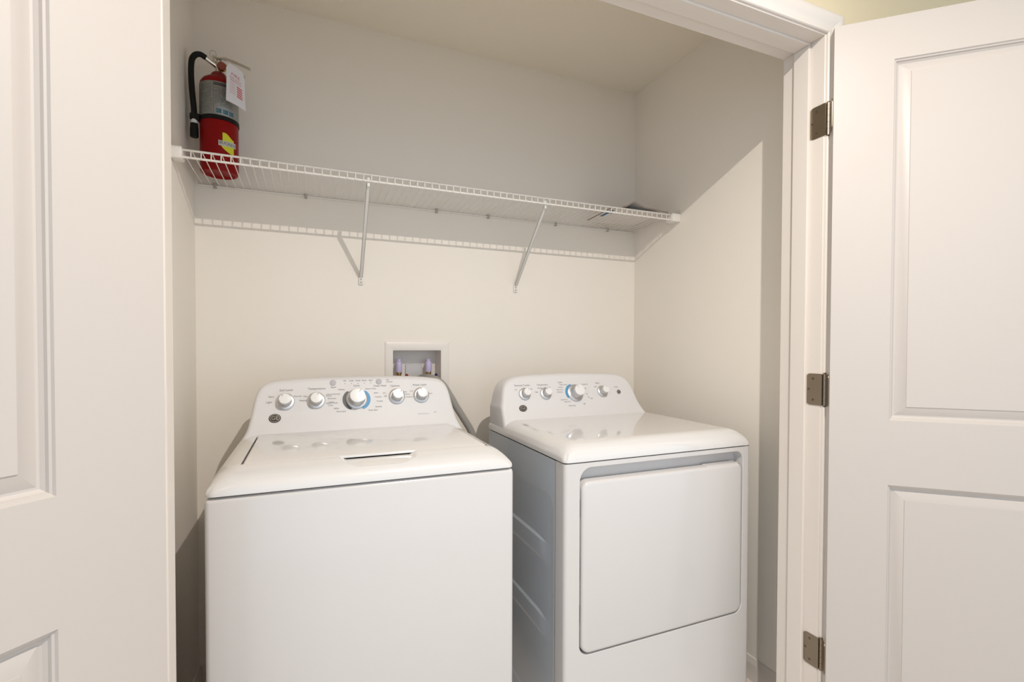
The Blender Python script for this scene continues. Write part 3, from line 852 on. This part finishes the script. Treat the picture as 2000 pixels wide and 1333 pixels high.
MB().lathe([(0.0105, 0.104), (0.0125, 0.106), (0.0120, 0.130), (0.0105, 0.148)], nfr, 18).build('nozzle', M['black'], E_, smooth=40)

# inspection tag: a creased card hanging from the valve
TG = [Vector((EX + 0.030, EY - 0.073, EZ + 0.345)), Vector((EX + 0.080, EY - 0.040, EZ + 0.328)), Vector((EX + 0.0835, EY - 0.058, EZ + 0.200)), Vector((EX + 0.0305, EY - 0.083, EZ + 0.216))]
def tagp(a, c, off=0.0):
    p = TG[0].lerp(TG[1], a).lerp(TG[3].lerp(TG[2], a), c)
    nrm_ = (TG[1] - TG[0]).cross(TG[3] - TG[0]).normalized()
    if nrm_.y > 0: nrm_ = -nrm_
    bul = 0.006 * math.sin(PI * c) * (0.5 - a) + 0.004 * math.sin(PI * a)
    return p + nrm_ * (bul + off)
NA, NC = 8, 12
cut = lambda a, c: (0.14 * (1 - c / 0.16) if c < 0.16 else 0)
def tgrid(off): return [tagp(cut(0, j / NC) + (1 - 2 * cut(0, j / NC)) * i / NA, j / NC, off) for j in range(NC + 1) for i in range(NA + 1)]
tv = tgrid(0.0003) + tgrid(-0.0003); nn_ = (NA + 1) * (NC + 1)
tf = [(j * (NA + 1) + i, j * (NA + 1) + i + 1, (j + 1) * (NA + 1) + i + 1, (j + 1) * (NA + 1) + i) for j in range(NC) for i in range(NA)]
tf2 = [tuple(nn_ + k for k in reversed(q_)) for q_ in tf]
bd = [i for i in range(NA + 1)] + [j * (NA + 1) + NA for j in range(1, NC + 1)] + [NC * (NA + 1) + i for i in range(NA - 1, -1, -1)] + [j * (NA + 1) for j in range(NC - 1, 0, -1)]
tf3 = [(bd[k], nn_ + bd[k], nn_ + bd[(k + 1) % len(bd)], bd[(k + 1) % len(bd)]) for k in range(len(bd))]
T_ = thing('inspection_tag', 'white paper inspection tag with red print hanging from the extinguisher valve', 'tag', TG[0])
mb = MB(); mb.add(tv, tf + tf2 + tf3); mb.build('card', M['tag'], T_, smooth=60)
tr = MB()
def tagrect(a0, a1, c0, c1):
    n = 4
    for k in range(n):
        for j in range(n):
            A0, A1 = a0 + (a1 - a0) * k / n, a0 + (a1 - a0) * (k + 1) / n
            C0, C1 = c0 + (c1 - c0) * j / n, c0 + (c1 - c0) * (j + 1) / n
            tr.add([tagp(A0, C0, 0.0008), tagp(A1, C0, 0.0008), tagp(A1, C1, 0.0008), tagp(A0, C1, 0.0008)], [(0, 1, 2, 3)])
for t, a, c, s in (('FIRE', 0.46, 0.26, 0.26), ('DO NOT', 0.46, 0.355, 0.15), ('REMOVE', 0.48, 0.42, 0.15)):
    v, f = text_geo(t, s); tr.add([tagp(a + x, c - y * 0.42, 0.0008) for x, y in v], f)
for k in range(5): tagrect(0.52, 0.82, 0.49 + 0.062 * k, 0.53 + 0.062 * k)
for k in range(6): tagrect(0.16, 0.44, 0.49 + 0.05 * k, 0.498 + 0.05 * k)
tr.build('print', M['tagred'], T_, recalc=False)
hold = TG[0].lerp(TG[1], 0.5)
MB().tube(catmull([tagp(0.5, 0.03), (EX + 0.036, EY - 0.040, EZ + 0.362), (EX + 0.022, EY - 0.016, EZ + 0.372), (EX + 0.012, EY - 0.013, EZ + 0.374)], 5), 0.0008, 6).build('tie', M['tag'], T_, smooth=60)

# ------------------------------------------------------------------ booklets at the far end of the shelf
def booklet(name, label, x0, x1, y0, y1, z0, th, curl, rot, cover=None):
    o = thing(name, label, 'booklet', ((x0 + x1) / 2, (y0 + y1) / 2, z0), group=None)
    cx, cy = (x0 + x1) / 2, (y0 + y1) / 2
    c_, s_ = math.cos(rot), math.sin(rot)
    n = 14
    def P_(a, c, h):
        x = (a - 0.5) * (x1 - x0); y = (c - 0.5) * (y1 - y0)
        lift = curl(a, c)
        return Vector((cx + x * c_ - y * s_, cy + x * s_ + y * c_, z0 + h + lift))
    def slab(h0, h1, sh):
        V = [P_(sh + (1 - 2 * sh) * i / n, sh + (1 - 2 * sh) * j / n, h) for h in (h1, h0) for j in range(n + 1) for i in range(n + 1)]
        N = (n + 1) ** 2
        f1 = [(j * (n + 1) + i, j * (n + 1) + i + 1, (j + 1) * (n + 1) + i + 1, (j + 1) * (n + 1) + i) for j in range(n) for i in range(n)]
        bd = [i for i in range(n + 1)] + [j * (n + 1) + n for j in range(1, n + 1)] + [n * (n + 1) + i for i in range(n - 1, -1, -1)] + [j * (n + 1) for j in range(n - 1, 0, -1)]
        return V, f1 + [tuple(N + k for k in reversed(q_)) for q_ in f1] + [(bd[k], N + bd[k], N + bd[(k + 1) % len(bd)], bd[(k + 1) % len(bd)]) for k in range(len(bd))]
    m1 = MB(); m1.add(*slab(0.0, 0.0006, 0)); m1.add(*slab(th - 0.0006, th, 0)); m1.build('cover', M['paper'], o, smooth=40)
    m2 = MB(); m2.add(*slab(0.0007, th - 0.0007, 0.006)); m2.build('pages', M['papere'], o, smooth=40)
    if cover:
        m3 = MB()
        for (a0, a1, c0, c1) in cover:
            m3.add([P_(a0, c0, -0.0003), P_(a1, c0, -0.0003), P_(a1, c1, -0.0003), P_(a0, c1, -0.0003)], [(3, 2, 1, 0)])
        m3.build('cover_print', M['blue'], o, recalc=False)
BZ = SZ + 0.0085
booklet('instruction_booklet', 'pale booklet with blue cover print lying flat on the wire shelf, lowest of the papers', 1.165, 1.405, 1.728, 1.950, BZ, 0.007, lambda a, c: 0.0, -0.06,
        [(0.02, 0.10, 0.08, 0.55), (0.10, 0.16, 0.20, 0.34)])
booklet('instruction_booklet', 'pale booklet with a buckled cover lying on top of another on the shelf', 1.212, 1.452, 1.735, 1.960, BZ + 0.0075, 0.006,
        lambda a, c: (0.020 * max(0.0, 1 - abs(a - 0.20) / 0.22) + 0.013 * sstep(0.0, 0.30, a) * (1 - 0.55 * sstep(0.35, 1.0, a))) * (1 - 0.3 * c), 0.05)

# ------------------------------------------------------------------ supply valve box in the back wall
Bx = thing('washer_outlet_box', 'white recessed plumbing box in the wall behind the washer with two valves', 'valve box', ((BX0 + BX1) / 2, YB, 1.10))
FX0, FX1, FZ0, FZ1 = 0.276, 0.541, 0.955, 1.2315
fm = MB()
oP = rrect(FX0, FX1, FZ0, FZ1, 0.006, 4); iP = rrect(BX0 + 0.0025, BX1 - 0.0025, BZ0 + 0.0025, BZ1 - 0.0025, 0.004, 4)
Y_ = YB
fm.loft([[Vector((a, Y_ - 0.0005, c)) for a, c in oP], [Vector((a, Y_ - 0.004, c)) for a, c in inset(oP, 0.001)], [Vector((a, Y_ - 0.006, c)) for a, c in inset(oP, 0.006)],
         [Vector((a, Y_ - 0.006, c)) for a, c in inset(iP, -0.005)], [Vector((a, Y_ - 0.004, c)) for a, c in iP], [Vector((a, Y_ - 0.0005, c)) for a, c in iP]], False, False)
fm.build('flange', M['boxplastic'], Bx, smooth=40)
sh = MB(); sh.loft([[Vector((a, Y_ - 0.0005, c)) for a, c in iP], [Vector((a, Y_ + 0.088, c)) for a, c in iP]], False, True)
sh.build('box_shell', M['boxplastic'], Bx, smooth=40)
MB().bbox(0.372, 0.442, Y_ + 0.080, Y_ + 0.0875, 1.05, 1.136, 0.002, 1).build('back_plate', M['white'], Bx, smooth=40)
for x, hm in ((0.339, 'hred'), (0.4625, 'hblue')):
    f_ = (Vector((x, Y_ + 0.045, 0)), Vector((1, 0, 0)), Vector((0, 1, 0)), Vector((0, 0, 1)))
    vv = MB()
    vv.lathe([(0.011, 1.020), (0.011, 1.050), (0.0135, 1.052), (0.0135, 1.072), (0.0095, 1.074), (0.0095, 1.096), (0.012, 1.097), (0.012, 1.106)], f_, 20)
    vv.tube([(x, Y_ + 0.045, 1.062), (x, Y_ + 0.012, 1.062)], 0.008, 14)
    vo = vv.build('valve', M['brass'], Bx, smooth=40)
    MB().lathe([(0.0125, 1.104), (0.0135, 1.108), (0.0135, 1.143), (0.011, 1.147), (0.0085, 1.149), (0.0085, 1.158), (0.006, 1.160)], f_, 20).build('arrestor', M['lavender'], vo, smooth=40)
    MB().tube([(x + 0.010, Y_ + 0.040, 1.070), (x + 0.020, Y_ + 0.030, 1.078), (x + 0.031, Y_ + 0.025, 1.096)], [0.004, 0.005, 0.006], 10).build('handle', M[hm], vo, smooth=40)

# ribbed drain hose: from the box over the console and down behind the washer
hp = catmull([(0.402, 2.062, 1.035), (0.408, 2.050, 1.062), (0.426, 2.020, 1.081), (0.452, 1.970, 1.083), (0.484, 1.930, 1.064), (0.515, 1.922, 1.018), (0.545, 1.920, 0.965), (0.578, 1.918, 0.912), (0.606, 1.916, 0.862), (0.622, 1.910, 0.80), (0.618, 1.900, 0.70), (0.560, 1.890, 0.60)], 14)
rad_ = [0.0142 + 0.0012 * (1 if i % 2 else -1) for i in range(len(hp))]
H_ = MB().tube(hp, rad_, 16).build('drain_hose', M['hose'], None, smooth=80, at=(0.484, 1.93, 1.06))
H_['label'] = 'grey ribbed drain hose curving from the wall box down behind the washer'
H_['category'] = 'hose'
